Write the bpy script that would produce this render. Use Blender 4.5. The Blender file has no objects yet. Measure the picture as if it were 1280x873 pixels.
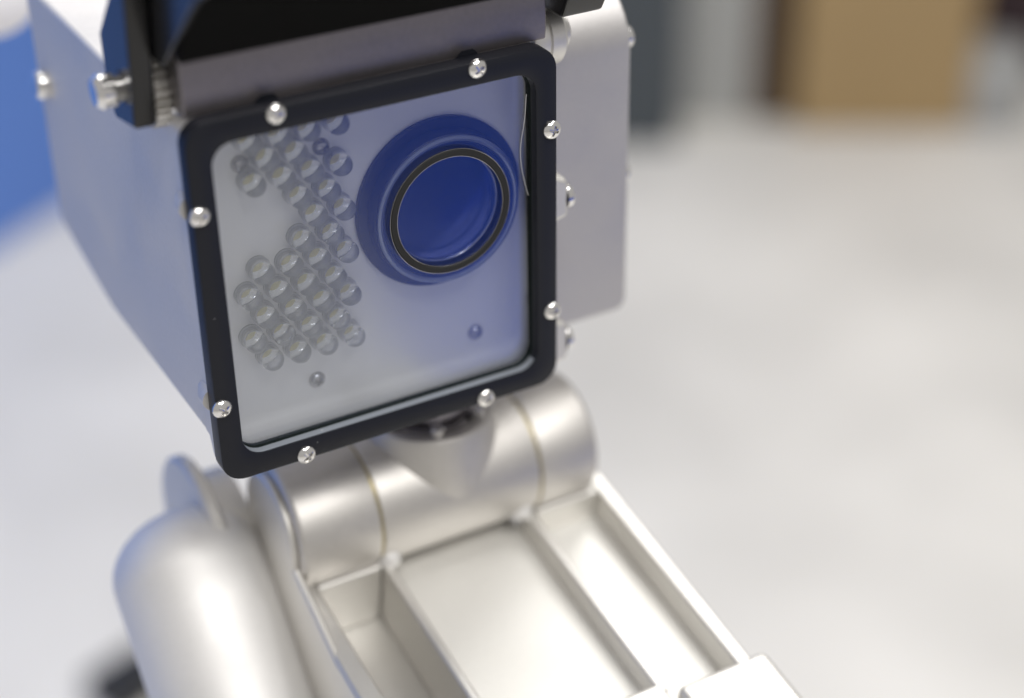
import bpy, bmesh, math, random
from mathutils import Vector, Matrix
random.seed(7)
scn = bpy.context.scene
COL = scn.collection
MM = 0.001
HZ = 0.800                      # height of the head's centre above the white floor
R = math.radians

# ------------------------------------------------------------------ camera
cam = bpy.data.cameras.new('camera')
cam.sensor_width = 36.0
cam.lens = 36.0 * 2191.04 / 1280.0
cam.shift_y = -10.0 / 1280.0    # the picture's centre sits a little below the lens axis
cam.clip_start, cam.clip_end = 0.01, 50
cam.dof.use_dof = True
cam.dof.focus_distance = 0.359
cam.dof.aperture_fstop = 4.5
cam.dof.aperture_blades = 0
camo = bpy.data.objects.new('camera', cam)
COL.objects.link(camo)
right = Vector((0.86873359, -0.49508311, -0.01395221))
down = Vector((-0.26295676, -0.43717795, -0.8600751))
fwd = Vector((0.41970906, 0.75084496, -0.50997662))
m = Matrix((right, -down, -fwd)).transposed().to_4x4()
m.translation = Vector((-132.5118, -287.99725, 169.33687)) * MM + Vector((0, 0, HZ))
camo.matrix_world = m
scn.camera = camo

# ------------------------------------------------------------------ light
world = bpy.data.worlds.new('World')
scn.world = world
world.use_nodes = True
bg = world.node_tree.nodes['Background']
bg.inputs['Color'].default_value = (1.0, 0.97, 0.94, 1)
bg.inputs['Strength'].default_value = 0.36

def lamp(name, loc, target, size, power, col=(1, 1, 1)):
    l = bpy.data.lights.new(name, 'AREA')
    l.shape = 'RECTANGLE'
    l.size, l.size_y = size
    l.energy = power
    l.color = col
    o = bpy.data.objects.new(name, l)
    COL.objects.link(o)
    o.location = loc
    o.rotation_euler = (Vector(target) - Vector(loc)).to_track_quat('-Z', 'Y').to_euler()
    return o
lamp('ceiling_lamp', (0.55, 0.70, 2.4), (0.05, 0.1, 0.7), (1.1, 1.1), 22, (1.0, 0.985, 0.96))
for lx, ly, pw in ((-0.45, -1.0, 7.0), (0.10, -1.35, 11.0), (0.65, -0.95, 7.0), (1.2, -0.2, 4.0)):
    lamp('ceiling_spot', (lx, ly, 2.45), (0.05, 0, 0.7), (0.34, 0.34), pw, (1.0, 0.98, 0.95))

scn.view_settings.view_transform = 'Standard'
scn.view_settings.look = 'None'
scn.view_settings.exposure = 0.27
scn.view_settings.gamma = 1.0
scn.render.engine = 'CYCLES'
scn.cycles.use_denoising = True
scn.cycles.max_bounces = 14
scn.cycles.transmission_bounces = 10
scn.cycles.transparent_max_bounces = 16
scn.cycles.sample_clamp_indirect = 6.0

# ------------------------------------------------------------------ materials
def new_mat(name):
    mt = bpy.data.materials.new(name)
    mt.use_nodes = True
    nt = mt.node_tree
    return mt, nt, nt.nodes['Principled BSDF']

def metal(name, col, rough, var=0.06, bump=0.12, grain=900.0, metallic=1.0, smudge=0.08):
    mt, nt, b = new_mat(name)
    N, L = nt.nodes, nt.links
    tc = N.new('ShaderNodeTexCoord')
    n1 = N.new('ShaderNodeTexNoise'); n1.inputs['Scale'].default_value = 45; n1.inputs['Detail'].default_value = 5
    n2 = N.new('ShaderNodeTexNoise'); n2.inputs['Scale'].default_value = grain; n2.inputs['Detail'].default_value = 3
    L.new(tc.outputs['Object'], n1.inputs['Vector']); L.new(tc.outputs['Object'], n2.inputs['Vector'])
    r1 = N.new('ShaderNodeMapRange')
    r1.inputs['From Min'].default_value = 0.3; r1.inputs['From Max'].default_value = 0.7
    r1.inputs['To Min'].default_value = rough - var; r1.inputs['To Max'].default_value = rough + var
    L.new(n1.outputs['Fac'], r1.inputs['Value']); L.new(r1.outputs['Result'], b.inputs['Roughness'])
    mx = N.new('ShaderNodeMix'); mx.data_type = 'RGBA'
    mx.inputs['A'].default_value = (*[c * (1 - smudge) for c in col], 1)
    mx.inputs['B'].default_value = (*[min(1, c * (1 + smudge * 0.6)) for c in col], 1)
    ad = N.new('ShaderNodeMath'); ad.operation = 'ADD'
    s2 = N.new('ShaderNodeMath'); s2.operation = 'MULTIPLY'; s2.inputs[1].default_value = 0.5
    L.new(n2.outputs['Fac'], s2.inputs[0])
    s1 = N.new('ShaderNodeMath'); s1.operation = 'MULTIPLY'; s1.inputs[1].default_value = 0.5
    L.new(n1.outputs['Fac'], s1.inputs[0])
    L.new(s1.outputs[0], ad.inputs[0]); L.new(s2.outputs[0], ad.inputs[1])
    L.new(ad.outputs[0], mx.inputs['Factor']); L.new(mx.outputs['Result'], b.inputs['Base Color'])
    b.inputs['Metallic'].default_value = metallic
    bp = N.new('ShaderNodeBump'); bp.inputs['Strength'].default_value = bump; bp.inputs['Distance'].default_value = 0.0002
    L.new(n2.outputs['Fac'], bp.inputs['Height']); L.new(bp.outputs['Normal'], b.inputs['Normal'])
    return mt

def plain(name, col, rough=0.6, var=0.12, scale=6.0, metallic=0.0, bump=0.0, spec=0.5):
    mt, nt, b = new_mat(name)
    N, L = nt.nodes, nt.links
    tc = N.new('ShaderNodeTexCoord')
    n1 = N.new('ShaderNodeTexNoise'); n1.inputs['Scale'].default_value = scale; n1.inputs['Detail'].default_value = 4
    L.new(tc.outputs['Object'], n1.inputs['Vector'])
    mx = N.new('ShaderNodeMix'); mx.data_type = 'RGBA'
    mx.inputs['A'].default_value = (*[c * (1 - var) for c in col], 1)
    mx.inputs['B'].default_value = (*[min(1, c * (1 + var)) for c in col], 1)
    L.new(n1.outputs['Fac'], mx.inputs['Factor']); L.new(mx.outputs['Result'], b.inputs['Base Color'])
    b.inputs['Roughness'].default_value = rough
    b.inputs['Metallic'].default_value = metallic
    b.inputs['Specular IOR Level'].default_value = spec
    if bump:
        bp = N.new('ShaderNodeBump'); bp.inputs['Strength'].default_value = bump; bp.inputs['Distance'].default_value = 0.0005
        L.new(n1.outputs['Fac'], bp.inputs['Height']); L.new(bp.outputs['Normal'], b.inputs['Normal'])
    return mt

def speckled(name, col, speck, thresh, rough, scale, spec=0.5, dens=1.0):
    """dark satin surface with a few pale dust specks"""
    mt, nt, b = new_mat(name)
    N, L = nt.nodes, nt.links
    tc = N.new('ShaderNodeTexCoord')
    v = N.new('ShaderNodeTexVoronoi'); v.inputs['Scale'].default_value = scale
    L.new(tc.outputs['Object'], v.inputs['Vector'])
    rr = N.new('ShaderNodeMath'); rr.operation = 'LESS_THAN'; rr.inputs[1].default_value = thresh
    L.new(v.outputs['Distance'], rr.inputs[0])
    wn = N.new('ShaderNodeSeparateColor'); L.new(v.outputs['Color'], wn.inputs['Color'])
    r2 = N.new('ShaderNodeMath'); r2.operation = 'LESS_THAN'; r2.inputs[1].default_value = dens
    L.new(wn.outputs['Red'], r2.inputs[0])
    mu = N.new('ShaderNodeMath'); mu.operation = 'MULTIPLY'
    L.new(rr.outputs[0], mu.inputs[0]); L.new(r2.outputs[0], mu.inputs[1])
    mx = N.new('ShaderNodeMix'); mx.data_type = 'RGBA'
    mx.inputs['A'].default_value = (*col, 1); mx.inputs['B'].default_value = (*speck, 1)
    L.new(mu.outputs[0], mx.inputs['Factor']); L.new(mx.outputs['Result'], b.inputs['Base Color'])
    n2 = N.new('ShaderNodeTexNoise'); n2.inputs['Scale'].default_value = 1500
    L.new(tc.outputs['Object'], n2.inputs['Vector'])
    bp = N.new('ShaderNodeBump'); bp.inputs['Strength'].default_value = 0.08; bp.inputs['Distance'].default_value = 0.0001
    L.new(n2.outputs['Fac'], bp.inputs['Height']); L.new(bp.outputs['Normal'], b.inputs['Normal'])
    b.inputs['Roughness'].default_value = rough
    b.inputs['Specular IOR Level'].default_value = spec
    return mt

def coated_glass(name, tint, refl, base=0.075, gain=0.7):
    """clear pane: see-through plus a mirror reflection that grows towards grazing view"""
    mt = bpy.data.materials.new(name); mt.use_nodes = True
    nt = mt.node_tree; N, L = nt.nodes, nt.links
    N.clear()
    out = N.new('ShaderNodeOutputMaterial')
    tr = N.new('ShaderNodeBsdfTransparent'); tr.inputs['Color'].default_value = (*tint, 1)
    gl = N.new('ShaderNodeBsdfGlossy'); gl.inputs['Roughness'].default_value = 0.13; gl.inputs['Color'].default_value = (*refl, 1)
    fr = N.new('ShaderNodeFresnel'); fr.inputs['IOR'].default_value = 1.5
    ma = N.new('ShaderNodeMath'); ma.operation = 'MULTIPLY_ADD'; ma.inputs[1].default_value = gain; ma.inputs[2].default_value = base
    ma.use_clamp = True
    L.new(fr.outputs['Fac'], ma.inputs[0])
    mx = N.new('ShaderNodeMixShader')
    L.new(ma.outputs[0], mx.inputs['Fac']); L.new(tr.outputs[0], mx.inputs[1]); L.new(gl.outputs[0], mx.inputs[2])
    L.new(mx.outputs[0], out.inputs['Surface'])
    return mt

def refractive(name, col, ior, rough=0.0):
    mt, nt, b = new_mat(name)
    b.inputs['Base Color'].default_value = (*col, 1)
    b.inputs['Transmission Weight'].default_value = 1.0
    b.inputs['IOR'].default_value = ior
    b.inputs['Roughness'].default_value = rough
    return mt

ALU = metal('bead_blasted_aluminium', (0.72, 0.705, 0.695), 0.60, metallic=0.7, smudge=0.12)
ALU_S = metal('machined_aluminium', (0.73, 0.715, 0.685), 0.50, var=0.05, bump=0.06)
ALU_D = metal('dull_steel', (0.27, 0.25, 0.26), 0.45, var=0.08, smudge=0.2)
PLATE = metal('led_plate_aluminium', (0.90, 0.885, 0.87), 0.55, smudge=0.06, metallic=0.2)
STEEL = metal('polished_steel', (0.82, 0.81, 0.80), 0.14, var=0.05, bump=0.03)
SHAFT = metal('dark_polished_shaft', (0.25, 0.24, 0.27), 0.12, var=0.04, bump=0.02)
ALU_J = metal('satin_joint_metal', (0.64, 0.62, 0.595), 0.52, smudge=0.14)
ALU_F = metal('rough_pocket_floor', (0.84, 0.83, 0.80), 0.64)
ALU_T = metal('pale_satin_tube', (0.82, 0.81, 0.80), 0.6, metallic=0.6)
ALU_B = metal('grey_satin_box', (0.56, 0.545, 0.54), 0.5, metallic=0.85, smudge=0.12)
BRASS = metal('brass_bushing', (0.42, 0.36, 0.20), 0.4)
BLACK = speckled('black_anodised', (0.011, 0.012, 0.017), (0.35, 0.35, 0.36), 0.05, 0.36, 420, spec=0.24, dens=0.10)
HOODM = plain('black_gloss_paint', (0.008, 0.008, 0.009), 0.22, 0.2, 20)
HOODMATT = plain('black_matt_paint', (0.003, 0.003, 0.003), 0.6, 0.2, 20, spec=0.04)
STEEL_D = metal('dark_steel', (0.45, 0.44, 0.45), 0.2, var=0.05, bump=0.03)
LIT_SILL = speckled('lit_sill', (0.22, 0.24, 0.27), (0.6, 0.6, 0.6), 0.06, 0.4, 400, dens=0.2)
RUBBER = plain('black_rubber', (0.009, 0.009, 0.009), 0.7, 0.3, 60)
GASKET = speckled('dusty_gasket', (0.012, 0.018, 0.016), (0.7, 0.72, 0.7), 0.16, 0.8, 300, spec=0.1, dens=0.22)
LENSBLK = plain('lens_black', (0.006, 0.006, 0.008), 0.4, 0.2, 60)
TRIM = metal('lens_trim', (0.30, 0.32, 0.37), 0.4)
GLASS = coated_glass('window_glass', (0.97, 0.98, 0.99), (0.86, 0.9, 1.0))
LENSG = coated_glass('lens_coating', (0.5, 0.55, 0.8), (0.3, 0.35, 0.9), 0.0, 0.4)
EPOXY = refractive('clear_epoxy', (0.88, 0.895, 0.92), 1.53, 0.04)
eb = EPOXY.node_tree.nodes['Principled BSDF']
eb.inputs['Transmission Weight'].default_value = 0.91
eb.inputs['Coat Weight'].default_value = 1.0
eb.inputs['Coat Roughness'].default_value = 0.04
LEDBASE = plain('led_base_grey', (0.47, 0.48, 0.50), 0.4, 0.1, 200)
PHOS = plain('phosphor_yellow', (0.92, 0.80, 0.28), 0.6, 0.1, 300)
FLOORM = plain('white_floor', (0.76, 0.74, 0.70), 0.5, 0.32, 3.5)
BLUEP = plain('blue_panel', (0.10, 0.22, 0.62), 0.5, 0.06, 3.0)
BLUEC = plain('reflection_sheet_blue', (0.028, 0.10, 0.62), 0.9, 0.08, 120.0)
WHITEP = plain('white_plastic', (0.88, 0.87, 0.90), 0.4, 0.03, 5.0)
DGREY = plain('dark_grey_laminate', (0.055, 0.066, 0.075), 0.5, 0.05, 5.0)
LGREY = plain('light_grey_laminate', (0.38, 0.385, 0.38), 0.5, 0.05, 5.0)
TAN = plain('cardboard', (0.36, 0.25, 0.12), 0.8, 0.10, 9.0)
BROWN = plain('dark_brown_board', (0.075, 0.045, 0.022), 0.7, 0.1, 9.0)
MAROON = plain('dark_maroon', (0.035, 0.018, 0.024), 0.6, 0.1, 9.0)
CABLE = plain('cable_black', (0.015, 0.015, 0.015), 0.5, 0.1, 50)
FIBRE = plain('fibre', (0.55, 0.55, 0.55), 0.5, 0.05, 50)

# ------------------------------------------------------------------ mesh helpers (all lengths in mm)
def finish(name, bm, mat, parent, loc=(0, 0, 0), smooth=35, bevel=0, seg=2, mats=None):
    bmesh.ops.recalc_face_normals(bm, faces=bm.faces)
    me = bpy.data.meshes.new(name)
    for v in bm.verts:
        v.co *= MM
    bm.to_mesh(me); bm.free()
    for mt in (mats or [mat]):
        me.materials.append(mt)
    if smooth:
        me.shade_smooth()
        me.set_sharp_from_angle(angle=R(smooth))
    o = bpy.data.objects.new(name, me)
    COL.objects.link(o)
    o.parent = parent
    o.location = Vector(loc) * MM
    if bevel:
        b = o.modifiers.new('bevel', 'BEVEL')
        b.width = bevel * MM; b.segments = seg; b.limit_method = 'ANGLE'; b.angle_limit = R(30)
        b.harden_normals = True
    return o

def share(name, me, parent, loc, rot=(0, 0, 0)):
    o = bpy.data.objects.new(name, me)
    COL.objects.link(o)
    o.parent = parent
    o.location = Vector(loc) * MM
    o.rotation_euler = rot
    return o

def add_box(bm, x0, x1, y0, y1, z0, z1):
    vs = [bm.verts.new(p) for p in ((x0, y0, z0), (x1, y0, z0), (x1, y1, z0), (x0, y1, z0),
                                    (x0, y0, z1), (x1, y0, z1), (x1, y1, z1), (x0, y1, z1))]
    for f in ((0, 1, 2, 3), (4, 5, 6, 7), (0, 1, 5, 4), (1, 2, 6, 5), (2, 3, 7, 6), (3, 0, 4, 7)):
        bm.faces.new([vs[i] for i in f])
    return vs

def rrect(x0, x1, z0, z1, r, n=8):
    pts = []
    for cx, cz, a0 in ((x1 - r, z1 - r, 0), (x0 + r, z1 - r, 90), (x0 + r, z0 + r, 180), (x1 - r, z0 + r, 270)):
        for k in range(n + 1):
            a = R(a0 + 90 * k / n)
            pts.append((cx + r * math.cos(a), cz + r * math.sin(a)))
    return pts

def loft(bm, rings, closed=False, cap0=False, cap1=False):
    """rings: lists of 3D points of equal length"""
    L = [[bm.verts.new(p) for p in r] for r in rings]
    n = len(L[0])
    pairs = list(zip(L[:-1], L[1:]))
    if closed:
        pairs.append((L[-1], L[0]))
    for a, b in pairs:
        for i in range(n):
            j = (i + 1) % n
            bm.faces.new((a[i], a[j], b[j], b[i]))
    if cap0: bm.faces.new(L[0])
    if cap1: bm.faces.new(L[-1])
    return L

def lathe(bm, prof, axis='Y', c=(0, 0, 0), n=48, mat_of=None):
    """prof: list of (radius, height along axis); radius 0 collapses to a point"""
    def pt(r, h, a):
        u, v = r * math.cos(a), r * math.sin(a)
        return {'Y': (c[0] + u, c[1] + h, c[2] + v), 'X': (c[0] + h, c[1] + u, c[2] + v), 'Z': (c[0] + u, c[1] + v, c[2] + h)}[axis]
    rows = []
    for r, h in prof:
        if r <= 1e-6: rows.append([bm.verts.new(pt(0, h, 0))])
        else: rows.append([bm.verts.new(pt(r, h, 2 * math.pi * k / n)) for k in range(n)])
    for q, (a, b) in enumerate(zip(rows[:-1], rows[1:])):
        for i in range(n):
            j = (i + 1) % n
            if len(a) == 1 and len(b) == 1: continue
            if len(a) == 1: f = bm.faces.new((a[0], b[j], b[i]))
            elif len(b) == 1: f = bm.faces.new((a[i], a[j], b[0]))
            else: f = bm.faces.new((a[i], a[j], b[j], b[i]))
            if mat_of: f.material_index = mat_of(q)
    return rows

def prism_x(bm, prof, x0, x1):
    """prof: (y, z) outline swept along X"""
    a = [bm.verts.new((x0, y, z)) for y, z in prof]
    b = [bm.verts.new((x1, y, z)) for y, z in prof]
    n = len(prof)
    bm.faces.new(a); bm.faces.new(b)
    for i in range(n):
        j = (i + 1) % n
        bm.faces.new((a[i], a[j], b[j], b[i]))

def tube(bm, pts, r, n=10):
    rings = []
    P = [Vector(p) for p in pts]
    for i, p in enumerate(P):
        t = (P[min(i + 1, len(P) - 1)] - P[max(i - 1, 0)]).normalized()
        u = t.cross(Vector((0.3, 0.2, 0.93))).normalized(); v = t.cross(u)
        rings.append([p + u * r * math.cos(2 * math.pi * k / n) + v * r * math.sin(2 * math.pi * k / n) for k in range(n)])
    loft(bm, rings, cap0=True, cap1=True)

def tag(o, label=None, cat=None, group=None, kind=None):
    if label: o['label'] = label
    if cat: o['category'] = cat
    if group: o['group'] = group
    if kind: o['kind'] = kind
    return o

def empty(name, loc):
    o = bpy.data.objects.new(name, None)
    o.empty_display_size = 0.05
    COL.objects.link(o); o.location = loc
    return o

# ------------------------------------------------------------------ setting
FZ = 0.0
bm = bmesh.new(); add_box(bm, -4000, 4000, -4000, 4000, -20, 0)
tag(finish('floor', bm, FLOORM, None, smooth=0), kind='structure')
bm = bmesh.new()
KB = (169.34 + HZ / MM) / 569.34  # floor distances seen from the camera
warp = lambda x, y, y0=-288.0: (-132.5 + (x + 132.5) * KB, y0 + (y - y0) * KB)
cq = [warp(x, y, 288.0) for x, y in ((258, -535), (368, -1000), (640, -2200), (2300, -2200), (2300, -430))]
loft(bm, [[(x, y, 0.5) for x, y in cq], [(x, y, 5) for x, y in cq]], cap0=True, cap1=True)
tag(finish('reflection_sheet', bm, BLUEC, None, smooth=0), kind='structure')  # unseen blue sheet, added and shaped for its reflection in the window

# ------------------------------------------------------------------ the robot
robot = empty('robot_camera', (0, 0, 0))
tag(robot, 'silver metal robot camera head with black framed window on a jointed arm', 'robot')
H0 = (0, 0, HZ / MM)            # first-level parts live in head coordinates: x right, y back, z up, 0 = middle of the frame

# ---- front bezel
bm = bmesh.new()
O = lambda y, e=0, r=5.0: [(x, y, z) for x, z in rrect(-40 + e, 40 - e, -40 + e, 40 - e, r - e)]
I = lambda y, e=0, r=4.5: [(x, y, z) for x, z in rrect(-35 - e, 35 + e, -35 - e, 35 + e, r + e)]
loft(bm, [O(4.0), O(0.35), O(0.1, 0.1), O(0, 0.35), I(0, 0.5), I(0.12, 0.15), I(0.45), I(2.25), I(2.25, 1.6), I(4.0, 1.6)], closed=True)
for f in bm.faces:                # upward facing inner side painted paler, as if lit from overhead, with pale specks
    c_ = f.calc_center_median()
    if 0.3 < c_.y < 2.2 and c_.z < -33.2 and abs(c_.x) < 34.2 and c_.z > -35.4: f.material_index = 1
bezel = finish('front_bezel', bm, BLACK, robot, H0, mats=[BLACK, LIT_SILL])
bezel['label'] = 'black anodised square window frame with eight screws'

def cross_screw(rad, hgt, rec=0.62, depth=0.75):
    """pan head with a cross recess, axis along -Y, seat at y = 0"""
    bm = bmesh.new()
    prof = [(0, -hgt)]
    for k in range(1, 9):
        a = k / 8 * R(62)
        prof.append((rad * 0.97 * math.sin(a) / math.sin(R(62)), -hgt + hgt * 0.72 * (1 - math.cos(a)) / (1 - math.cos(R(62)))))
    prof += [(rad, -hgt * 0.16), (rad * 0.99, 0), (0, 0)]
    lathe(bm, prof, 'Y', n=32)
    bmesh.ops.recalc_face_normals(bm, faces=bm.faces)
    a = bpy.data.meshes.new('screw_head'); bm.to_mesh(a); bm.free()
    bm = bmesh.new()
    w, l = rad * 0.15, rad * rec
    pts = [(w, w), (w, l), (-w, l), (-w, w), (-l, w), (-l, -w), (-w, -w), (-w, -l), (w, -l), (w, -w), (l, -w), (l, w)]
    loft(bm, [[(x * 1.1, -hgt - 1, z * 1.1) for x, z in pts], [(x * 0.75, -hgt + depth * hgt, z * 0.75) for x, z in pts]], cap0=True, cap1=True)
    bmesh.ops.recalc_face_normals(bm, faces=bm.faces)
    b = bpy.data.meshes.new('cut'); bm.to_mesh(b); bm.free()
    oa = bpy.data.objects.new('screw_head', a); ob = bpy.data.objects.new('cut', b)
    COL.objects.link(oa); COL.objects.link(ob)
    md = oa.modifiers.new('b', 'BOOLEAN'); md.object = ob; md.operation = 'DIFFERENCE'; md.solver = 'EXACT'
    dg = bpy.context.evaluated_depsgraph_get()
    me = bpy.data.meshes.new_from_object(oa.evaluated_get(dg))
    bpy.data.objects.remove(oa); bpy.data.objects.remove(ob)
    me.transform(Matrix.Scale(MM, 4))
    me.materials.clear(); me.materials.append(STEEL)
    me.shade_smooth(); me.set_sharp_from_angle(angle=R(40))
    return me
SCREW = cross_screw(2.1, 1.35)
SCREW_S = cross_screw(1.85, 1.5)
SCREW_S.materials[0] = STEEL_D
sa, sb = 21.57, 38.68
for x, z in ((-sa, sb), (sa, sb), (-sa, -sb), (sa, -sb), (-sb, sa), (-sb, -sa), (sb, sa), (sb, -sa)):
    share('screw', SCREW, bezel, (x, -0.02, z), (0, random.uniform(0, 6.28), 0))

# ---- gasket and window
bm = bmesh.new()
G = lambda y, e, r=4.5: [(x, y, z) for x, z in rrect(-35 - e, 35 + e, -35 - e, 35 + e, r + e)]
loft(bm, [G(2.3, 1.4), G(2.3, -0.05), G(4.2, -0.05), G(4.2, 1.4)], closed=True)
finish('gasket', bm, GASKET, robot, H0)
bm = bmesh.new()
loft(bm, [G(2.75, 0.5), G(3.9, 0.5)], cap0=True, cap1=True)
window = finish('window_pane', bm, GLASS, robot, H0)

# ---- tray with the lamp plate
def tr(y, l, r_, b, t, rad): return [(x, y, z) for x, z in rrect(-l, r_, -b, t, rad)]
bm = bmesh.new()
rings = [tr(4.25, 35.4, 36.9, 35.2, 35.4, 4.6), tr(7.4, 35.3, 36.8, 34.5, 35.2, 4.5)]
for k in range(1, 7):
    a = R(90 * k / 6); d = 2.4 * (1 - math.cos(a))
    rings.append(tr(7.4 + 2.4 * math.sin(a), 35.3 - d, 36.8 - d, 34.5 - d, 35.2 - d, 4.5 - d * 0.6))
loft(bm, rings, cap1=True)
plate = finish('lamp_plate', bm, PLATE, robot, H0, smooth=50)
for x, z in ((-26.3, 25.7), (-9.0, 25.3), (-13.9, -27.7), (24.5, -27.6)):
    share('screw', SCREW_S, plate, (x, 9.75, z), (0, random.uniform(0, 6.28), 0))

# light emitting diodes: clear domes on a staggered 6.2 x 4.97 mm grid
def led_mesh():
    bm = bmesh.new()
    rad = 2.38
    prof = [(0, -rad)]
    for k in range(1, 9):
        a = R(90 * k / 8)
        prof.append((rad * math.sin(a), -rad * math.cos(a)))
    prof += [(rad, 2.5), (rad + 0.2, 2.55), (rad + 0.2, 3.3), (0, 3.3)]
    lathe(bm, prof, 'Y', n=28, mat_of=lambda q: 0)
    # reflector cup, yellow die and two leads cast inside
    lathe(bm, [(0, 3.05), (2.25, 3.05), (2.25, 3.2), (0, 3.2)], 'Y', n=20, mat_of=lambda q: 3)
    cup = [(0.35, 1.85), (1.0, 1.45), (1.15, 1.45), (1.15, 2.3), (0.5, 2.3), (0.5, 3.0), (0, 3.0)]
    lathe(bm, cup, 'Y', n=18, mat_of=lambda q: 1)
    lathe(bm, [(0, 1.62), (0.62, 1.66), (0.62, 1.74), (0, 1.78)], 'Y', n=18, mat_of=lambda q: 2)
    me = bpy.data.meshes.new('lamp')
    bmesh.ops.recalc_face_normals(bm, faces=bm.faces)
    for v in bm.verts: v.co *= MM
    bm.to_mesh(me); bm.free()
    for mt in (EPOXY, STEEL, PHOS, LEDBASE): me.materials.append(mt)
    me.shade_smooth(); me.set_sharp_from_angle(angle=R(50))
    return me
LED = led_mesh()
A = [-25.0, -18.8, -12.6, -6.4]
B = [-28.0, -21.75, -15.6, -9.35]
rows = [(31.0, A), (26.75, B[1:3]), (21.95, A), (17.0, B[2:]), (12.2, A[2:]), (7.25, B[2:]), (2.4, A),
        (-2.7, B), (-7.65, A), (-12.7, B), (-17.85, A)]
for z, xs in rows:
    for x in xs:
        k = (31 - z) / 49
        share('lamp', LED, plate, (x + 0.35 * k + random.uniform(-.08, .08), 6.35, z + random.uniform(-.08, .08)),
              (R(random.uniform(-2.5, 2.5)), random.uniform(0, 6.28), R(random.uniform(-2.5, 2.5))))

# ---- lens
LX, LZ = 16.5, 6.8
bm = bmesh.new()
lathe(bm, [(19.2, 9.6), (19.2, 8.7), (18.9, 8.4), (16.9, 8.4), (16.8, 4.9), (16.5, 4.6), (15.0, 4.6), (14.7, 5.3), (12.9, 5.3), (12.5, 8.8), (0, 9.2)], 'Y', (LX, 0, LZ), 96)
lens = finish('lens', bm, LENSBLK, robot, H0)
bm = bmesh.new()
lathe(bm, [(16.6, 4.62), (16.5, 4.3), (15.9, 4.12), (15.4, 4.3), (15.3, 4.62)], 'Y', (LX, 0, LZ), 96)
finish('trim_ring', bm, TRIM, lens)
bm = bmesh.new()
lathe(bm, [(13.88, 2.74), (13.7, 2.45), (12.65, 2.42), (12.42, 2.74)], 'Y', (LX - 0.55, 0, LZ + 0.5), 96)
finish('seal_ring', bm, RUBBER, lens)
for r_ in (13.95, 12.36):
    bm = bmesh.new()
    pr = [(r_ + 0.07 * math.cos(R(q)), 2.66 + 0.07 * math.sin(R(q))) for q in range(0, 361, 45)]
    lathe(bm, pr, 'Y', (LX - 0.55, 0, LZ + 0.5), 96)
    finish('edge_ring', bm, STEEL_D, lens)
bm = bmesh.new()
lathe(bm, [(12.5, 6.6)] + [(12.5 * (1 - k / 8), 6.6 - 1.4 * (1 - (1 - k / 8) ** 2)) for k in range(1, 9)], 'Y', (LX, 0, LZ), 64)
finish('front_element', bm, LENSG, lens)
bm = bmesh.new()
lathe(bm, [(12.55, 6.7), (12.3, 6.1), (12.05, 6.3), (12.05, 6.9)], 'Y', (LX, 0, LZ), 64)
finish('retaining_ring', bm, STEEL_D, lens)

# ---- front flange and housing
bm = bmesh.new()
fl = lambda y, x, b, t, r: [(px, y, pz) for px, pz in rrect(-x, x, -b, t, r)]
loft(bm, [fl(4.05, 36.95, 35.6, 35.6, 4.5), fl(4.05, 39.3, 39.9, 39.6, 4), fl(6.8, 39.3, 39.9, 39.6, 4), fl(9.3, 39.0, 34.6, 38.5, 2), fl(11.2, 39.0, 34.3, 38.5, 2)])
flange = finish('front_flange', bm, ALU, robot, H0, smooth=40)
for sx in (-1, 1):
    for z in (-sa, sa):
        bm = bmesh.new()
        lathe(bm, [(0, 4.1), (2.6, 4.1), (2.6, 7.0), (1.2, 10.5), (0, 10.8)], 'Y', (sx * 38.6, 0, z), 24)
        finish('screw_lug', bm, ALU, flange)
for x in (-sa, sa):
    bm = bmesh.new()
    lathe(bm, [(0, 4.1), (2.6, 4.1), (2.6, 6.6), (0, 6.6)], 'Y', (x, 0, 38.9), 24)
    finish('screw_lug', bm, BLACK, flange)

bm = bmesh.new()
prof = [(10.2, -33.4), (72, -33.3), (109, -26), (108, 36), (20, 36), (10.2, 38.4)]
prism_x(bm, prof, -39, 39)
housing = finish('housing', bm, ALU, robot, H0, bevel=1.3, seg=3)
housing['label'] = 'bead blasted silver metal camera housing'
def dome_screw(name, parent, c, sx, rad, ln, mat=STEEL):
    bm = bmesh.new()
    pr = [(rad, 0), (rad, sx * ln * 0.55)] + [(rad * math.cos(R(a)), sx * (ln * 0.55 + ln * 0.45 * math.sin(R(a)))) for a in (20, 40, 60, 80)] + [(0, sx * ln)]
    lathe(bm, pr, 'X', c, 28)
    return finish(name, bm, mat, parent)
dome_screw('screw', housing, (-39, 100, 13.5), -1, 3.4, 3.6)
for z in (2.5, -33.5):           # latch lugs on the far side of the frame
    bm = bmesh.new()
    prism_x(bm, [(4.6, z - 6.5), (11, z - 6.5), (11, z + 7), (4.6, z + 7)], 39.2, 46.0)
    for v in bm.verts:
        if v.co.x > 44: v.co.z += -3.0 if v.co.z > z else 1.5
    lug = finish('latch_lug', bm, ALU_S, flange, bevel=1.4, seg=3)
    dome_screw('latch_screw', flange, (45.8, 7.4, z - 1.0), 1, 2.9, 2.2)

# ---- brow plate above the frame
bm = bmesh.new()
prof = [(4.3, 39.7), (4.0, 42), (4.0, 46)]
for k in range(1, 9):
    a = R(80 * k / 8); prof.append((4 + 22 * (1 - math.cos(a)), 46 + 22 * math.sin(a)))
prof += [(24, 60), (12, 39.7)]
prism_x(bm, prof, -38.2, 40)
brow = finish('brow_plate', bm, ALU_D, robot, H0, bevel=0.5)

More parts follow.
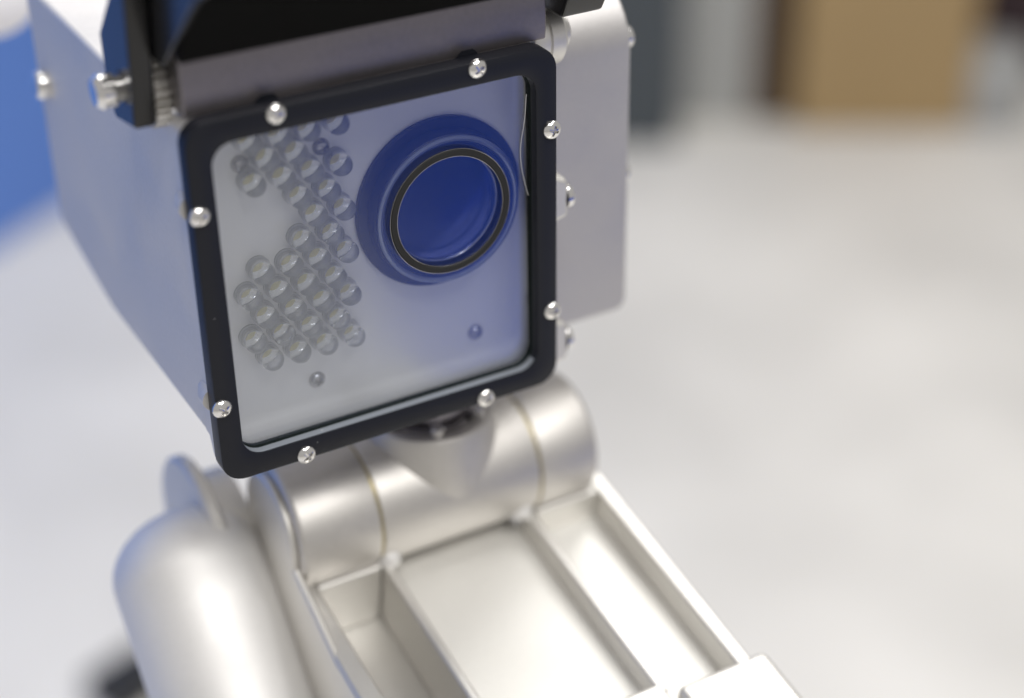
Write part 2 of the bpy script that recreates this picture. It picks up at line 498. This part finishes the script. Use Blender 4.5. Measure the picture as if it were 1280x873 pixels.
# ---- hood with its two arms and hinge pins
hood = None
bm = bmesh.new()
prof = [(0.5, 54.0), (-2.5, 53.0), (-14, 70), (-32, 108), (-29, 108), (-11, 72)]   # flap swung up, its dull inner face towards us
prism_x(bm, prof, -40.1, 43.15)
hood = finish('hood', bm, HOODMATT, robot, H0, bevel=0.6)
hood['label'] = 'glossy black sun hood above the window'
for x0, x1 in ((-46.2, -41.6), (43.2, 53.5)):
    bm = bmesh.new()
    prism_x(bm, [(9, 37.5), (21, 35.5), (24.5, 40), (24.5, 52), (-24, 104), (-32, 104), (5, 66)] if x0 < 0 else
            [(4, 43.5), (14, 43.5), (20, 52), (16, 80), (-4, 80), (-1, 52)], x0, x1)
    finish('hood_arm', bm, HOODM, hood, bevel=0.9, seg=3)
bm = bmesh.new()
prism_x(bm, [(3, 51), (-19, 70), (-40, 82), (-40, 110), (18, 110), (18, 51)], -41.55, -40.2)
finish('hood_side', bm, HOODM, hood, bevel=0.4)
HY, HZc = 16.5, 42.0
bm = bmesh.new()                 # toothed clutch disc
ringp = []
nt_ = 26
for k in range(nt_ * 4):
    a = 2 * math.pi * k / (nt_ * 4); r_ = 7.6 if k % 4 < 2 else 6.3
    ringp.append((HY + r_ * math.cos(a), HZc + r_ * math.sin(a)))
prism_x(bm, ringp, -41.4, -38.3)
finish('toothed_disc', bm, ALU_S, hood, smooth=0)
bm = bmesh.new()
lathe(bm, [(0, -46.1), (2.6, -46.1), (2.6, -47.0), (3.4, -47.2), (3.5, -49.8), (2.6, -51.0), (0, -51.2)], 'X', (HY, 0, 43.2) if False else (0, HY, 43.4), 28)
finish('hinge_pin', bm, STEEL, hood)
bm = bmesh.new()
lathe(bm, [(0, 40.2), (6.6, 40.2), (6.9, 40.8), (6.9, 43.6), (6.3, 43.9), (6.3, 44.2), (6.8, 44.5), (6.8, 47.6), (6.0, 48.4), (3.8, 48.5), (3.8, 50.4), (3.2, 50.9), (0, 50.9)], 'X', (0, 15.5, 36.2), 48)
finish('hinge_knuckle', bm, ALU_S, hood)

# ---- module on the right side
bm = bmesh.new()
prof = [(20, -40.2), (20, 25.7)]
for k in range(1, 9):
    a = R(90 * k / 8); prof.append((20 + 14 * (1 - math.cos(a)), 25.7 + 14 * math.sin(a)))
prof += [(60, 39.7), (60, -40.2)]
prism_x(bm, prof, 40, 71.3)
# round the lower right corner of the front face
for e in [e for e in bm.edges if all(abs(v.co.x - 71.3) < .01 and abs(v.co.z + 40.2) < .01 for v in e.verts)]:
    bmesh.ops.bevel(bm, geom=[e], offset=3.0, segments=5, affect='EDGES', profile=0.5)
side = finish('side_module', bm, ALU_B, robot, H0, bevel=0.8, seg=2)
side['label'] = 'flat silver box with rounded top fixed beside the camera housing'
dome_screw('screw', side, (71.2, 24, 27.5), 1, 2.6, 2.6)
dome_screw('screw', side, (71.2, 24, -6), 1, 2.4, 2.4)

# ---- neck and tilt joint
NX, TY, TZ = 19.8, 25.0, -73.7
bm = bmesh.new()
lathe(bm, [(0, -72), (15.75, -72), (15.75, -55.2), (15.1, -54.2), (13.6, -54.0), (13.2, -55.0), (0, -55.0)], 'Z', (NX, TY, 0), 64)
neck = finish('neck', bm, ALU_J, robot, H0)
bm = bmesh.new()
lathe(bm, [(0, -55), (10.5, -55), (10.5, -49), (12.2, -47.5), (12.2, -44), (9.5, -42.5), (9.5, -33)], 'Z', (NX, TY, 0), 48)
finish('shaft', bm, SHAFT, neck)
for k in range(6):
    a = R(60 * k + 12)
    bm = bmesh.new()
    lathe(bm, [(0, -55), (1.7, -55), (1.7, -53.0), (1.2, -52.6), (0, -52.6)], 'Z', (NX + 12.0 * math.cos(a), TY + 12.0 * math.sin(a), 0), 16)
    finish('bolt', bm, STEEL, neck)
joint = None
def drum(name, x0, x1, rad, mat, parent, loc, rnd0=0.5, rnd1=0.5):
    bm = bmesh.new()
    pr = [(0, x0)] + [(rad - rnd0 + rnd0 * math.sin(R(a)), x0 + rnd0 - rnd0 * math.cos(R(a))) for a in (0, 30, 60, 90)]
    pr += [(rad - rnd1 + rnd1 * math.cos(R(a)), x1 - rnd1 + rnd1 * math.sin(R(a))) for a in (0, 30, 60, 90)] + [(0, x1)]
    lathe(bm, pr, 'X', (0, TY, TZ), 80)
    return finish(name, bm, mat, parent, loc)
joint = drum('tilt_joint', -0.6, 41.0, 16.0, ALU_J, robot, H0)
drum('joint_collar', -21.0, -1.2, 16.05, ALU_J, joint, (0, 0, 0), 1.6, 0.5)
drum('joint_collar', 41.6, 57.5, 16.05, ALU_J, joint, (0, 0, 0), 0.5, 1.6)
drum('bushing', -1.3, -0.5, 15.6, BRASS, joint, (0, 0, 0), .1, .1)
drum('bushing', 40.9, 41.7, 15.6, BRASS, joint, (0, 0, 0), .1, .1)

# ---- pocketed arm link that carries the tilt joint, sloping forward and down
tv, nv = Vector((0, -0.98242, -0.18666)), Vector((0, -0.18666, 0.98242))
def arm_box(bm, x0, x1, s0, s1, w0, w1):
    vs = add_box(bm, x0, x1, s0, s1, w0, w1)
    for v in vs:
        x, s, w = v.co
        v.co = Vector((x, 20, -82)) + tv * s + nv * w
arm_len = 150
bm = bmesh.new(); arm_box(bm, -22.5, 62, -6, arm_len, -25, -18)
arm = finish('arm_link', bm, ALU_S, robot, H0, bevel=0.8)
arm['label'] = 'pocketed silver arm link below the camera head'
for x0, x1 in ((-22.5, -17.4), (58.2, 62)):
    bm = bmesh.new(); arm_box(bm, x0, x1, 2, arm_len, -18.01, 0)
    finish('side_wall', bm, ALU_S, arm, bevel=0.9, seg=3)
for x0, x1 in ((-0.9, 1.6), (37.9, 40.5)):
    bm = bmesh.new(); arm_box(bm, x0, x1, 5, 69 if x0 > 0 else 110, -18.02, -0.4)
    finish('rib', bm, ALU_S, arm, bevel=0.9, seg=3)
for x0, x1 in ((-17.41, -1.0), (40.7, 58.21)):
    bm = bmesh.new(); arm_box(bm, x0, x1, 2.2, 9.5, -18.03, -0.15)
    finish('cross_bar', bm, ALU_S, arm, bevel=0.8, seg=2)
bm = bmesh.new(); arm_box(bm, 1.5, 38.0, -3, 67, -18.05, -7)
finish('pocket_floor', bm, ALU_F, arm, bevel=0.5)
bm = bmesh.new(); arm_box(bm, 40.4, 58.22, 9, 69, -18.06, -8.5)
finish('pocket_floor', bm, ALU_F, arm, bevel=0.5)
bm = bmesh.new()                 # rounded end of the middle pocket
arm_box(bm, -1.0, 40.0, 66, 74, -18.04, -0.3)
finish('cross_bar', bm, ALU_S, arm, bevel=1.5, seg=4)
bm = bmesh.new(); arm_box(bm, 41.5, 65.8, 69.5, arm_len, -16, 1.0)
finish('end_block', bm, ALU_S, arm, bevel=2.0, seg=4)
for x, s in ((1.6, 7.2), (37.6, 6.8)):
    bm = bmesh.new()
    c = Vector((x, 20, -82)) + tv * s + nv * 0.2
    lathe(bm, [(0, -1.5), (2.8, -1.5), (2.8, 0.9), (2.4, 1.9), (1.4, 2.6), (0, 2.8)], 'Z', c, 24)
    finish('screw', bm, ALU_T, arm)
def cheek(x0, x1, rad):
    bm = bmesh.new()
    pr = []
    for k in range(25):
        a = R(-20 + 215 * k / 24)
        pr.append((TY + rad * math.cos(a), TZ + rad * math.sin(a)))
    for s, w in ((30, -0.5), (arm_len, -0.5), (arm_len, -25), (-4, -26)):
        p = Vector((0, 20, -82)) + tv * s + nv * w
        pr.append((p.y, p.z))
    prism_x(bm, pr, x0, x1)
    return finish('cheek', bm, ALU_S, arm, bevel=1.0, seg=3)
cheek(-22.85, -20.8, 13.6)

# ---- lower link: end disc and round tube beside the arm, running down to the foot
bm = bmesh.new()
lathe(bm, [(0, -22.5), (16.5, -22.5), (16.5, -29), (17.5, -30.2), (21.2, -30.2), (22, -31), (22, -33.2), (21.2, -34), (0, -34.2)], 'X', (0, 48, -89), 64)
finish('end_disc', bm, ALU_S, robot, H0)
d = Vector((0, -0.68, -0.733)).normalized()
P0 = Vector((-37.5, 40, -90))
bm = bmesh.new()
rings = []
u = Vector((1, 0, 0)); v = d.cross(u)
rad = 19.0
seq = [(rad * math.sin(R(a)), rad * 0.8 * (1 - math.cos(R(a)))) for a in (8, 20, 32, 45, 58, 70, 80, 90)] + [(rad, 60), (rad, 120), (rad, 330)]
for r_, h in seq:
    rings.append([P0 + d * (h - rad * 0.8) + u * r_ * math.cos(2 * math.pi * k / 56) + v * r_ * math.sin(2 * math.pi * k / 56) for k in range(56)])
loft(bm, rings, cap0=True, cap1=True)
finish('lower_tube', bm, ALU_T, robot, H0)
pe = P0 + d * 330
bm = bmesh.new()                 # foot on the floor
lathe(bm, [(0, -HZ / MM + 0.1), (95, -HZ / MM + 0.1), (95, -HZ / MM + 15), (90, -HZ / MM + 20), (45, -HZ / MM + 25), (40, pe.z + 20), (0, pe.z + 20)], 'Z', (pe.x, pe.y, 0), 64)
finish('foot', bm, ALU, robot, H0)
bm = bmesh.new()
tube(bm, [(-40, 40, -118), (-36, 20, -119), (-33, 0, -121), (-31, -20, -128), (-30, -60, -150), (-34, -120, -230), (pe.x + 20, pe.y + 20, -340)], 6.5, 14)
finish('cable', bm, CABLE, robot, H0)

# ---- a stray fibre on the window
bm = bmesh.new()
fp = []
for k in range(25):
    t = k / 24
    fp.append((34.2 - 1.4 * math.sin(math.pi * t) + 0.3 * math.sin(7 * t), 2.55 - 0.25 * math.sin(math.pi * t * 2) ** 2, 29.5 - 23 * t))
tube(bm, fp, 0.07, 6)
finish('fibre', bm, FIBRE, window)

# ------------------------------------------------------------------ background
def box_thing(name, mat, dims, loc, rz, bevel=4):
    bm = bmesh.new(); x, y, z = dims
    x, y, z = x * KB, y * KB, z * KB
    add_box(bm, -x / 2, x / 2, -y / 2, y / 2, 0, z)
    o = finish(name, bm, mat, None, (*warp(loc[0], loc[1]), 0), bevel=bevel)
    o.rotation_euler.z = rz
    return o
# blue standing panel at the left rear, its foot along the line seen in the picture
pdir = Vector((51, 35, 0)).normalized()
pc = Vector((*warp(110, 863), 0)) - pdir * 500 * KB
ang = math.atan2(pdir.y, pdir.x)
panel = empty('blue_panel', (pc.x * MM, pc.y * MM, 0)); panel.rotation_euler.z = ang
tag(panel, 'blurred blue display panel standing behind the camera housing', 'panel')
bm = bmesh.new(); add_box(bm, -800 * KB, 690 * KB, 0, 30, 0, 900 * KB)
finish('board', bm, BLUEP, panel, bevel=3)
ball = empty('globe_stand', (-0.0262, 0.2065, 0))
tag(ball, 'white rounded globe in front of the blue panel', 'globe')
bm = bmesh.new()
lathe(bm, [(0, HZ / MM - 11.1)] + [(15.6 * math.cos(R(a)), HZ / MM + 4.5 + 15.6 * math.sin(R(a))) for a in range(-80, 81, 10)] + [(0, HZ / MM + 20.1)], 'Z', (0, 0, 0), 40)
finish('globe', bm, WHITEP, ball)
bm = bmesh.new()
lathe(bm, [(0, HZ / MM + 20), (2, HZ / MM + 20), (2, 1900), (0, 1900)], 'Z', (0, 0, 0), 16)
finish('hanging_rod', bm, WHITEP, ball)

o = box_thing('cabinet', DGREY, (170, 90, 520), (546, 825, 0), R(-32)); tag(o, 'dark grey cabinet behind the silver side box', 'cabinet')
o = box_thing('pillar', LGREY, (56, 60, 620), (664, 793, 0), R(-34)); tag(o, 'light grey post between dark cabinet and brown carton', 'post')
# cardboard carton with its flaps
cx_, cy_ = warp(774, 728)
ct = empty('carton', (cx_ * MM, cy_ * MM, 0)); ct.rotation_euler.z = R(-31)
tag(ct, 'tall tan cardboard carton standing beside the grey post', 'carton')
bm = bmesh.new(); add_box(bm, -68 * KB, 68 * KB, -50 * KB, 50 * KB, 0, 420 * KB); finish('body', bm, TAN, ct, bevel=4)
bm = bmesh.new(); add_box(bm, -68 * KB, 68 * KB, -10, 10, 420 * KB + 0.2, 420 * KB + 1); finish('tape', bm, BROWN, ct)
o = box_thing('board', BROWN, (40, 60, 420), (697, 772, 0), R(-36)); tag(o, 'dark brown board in the gap beside the tan carton', 'board')
o = box_thing('case', MAROON, (150, 100, 420), (965, 720, 0), R(-40)); tag(o, 'dark maroon case standing past the tan carton', 'case')
bm = bmesh.new()
lathe(bm, [(0, 0), (30 * KB, 0), (32 * KB, 6), (32 * KB, 52 * KB), (26 * KB, 60 * KB), (0, 62 * KB)], 'Z', (0, 0, 0), 40)
o = finish('canister', bm, LGREY, None, (*warp(838, 660), 0)); tag(o, 'pale round canister on the floor before the maroon case', 'canister')
bm = bmesh.new(); add_box(bm, -30, 30, -24, 24, 0, 28)
o = finish('power_brick', bm, CABLE, None, (*warp(17, 356), 0), bevel=5, seg=3); o.rotation_euler.z = R(20)
tag(o, 'small black power brick lying on the white floor', 'power brick')
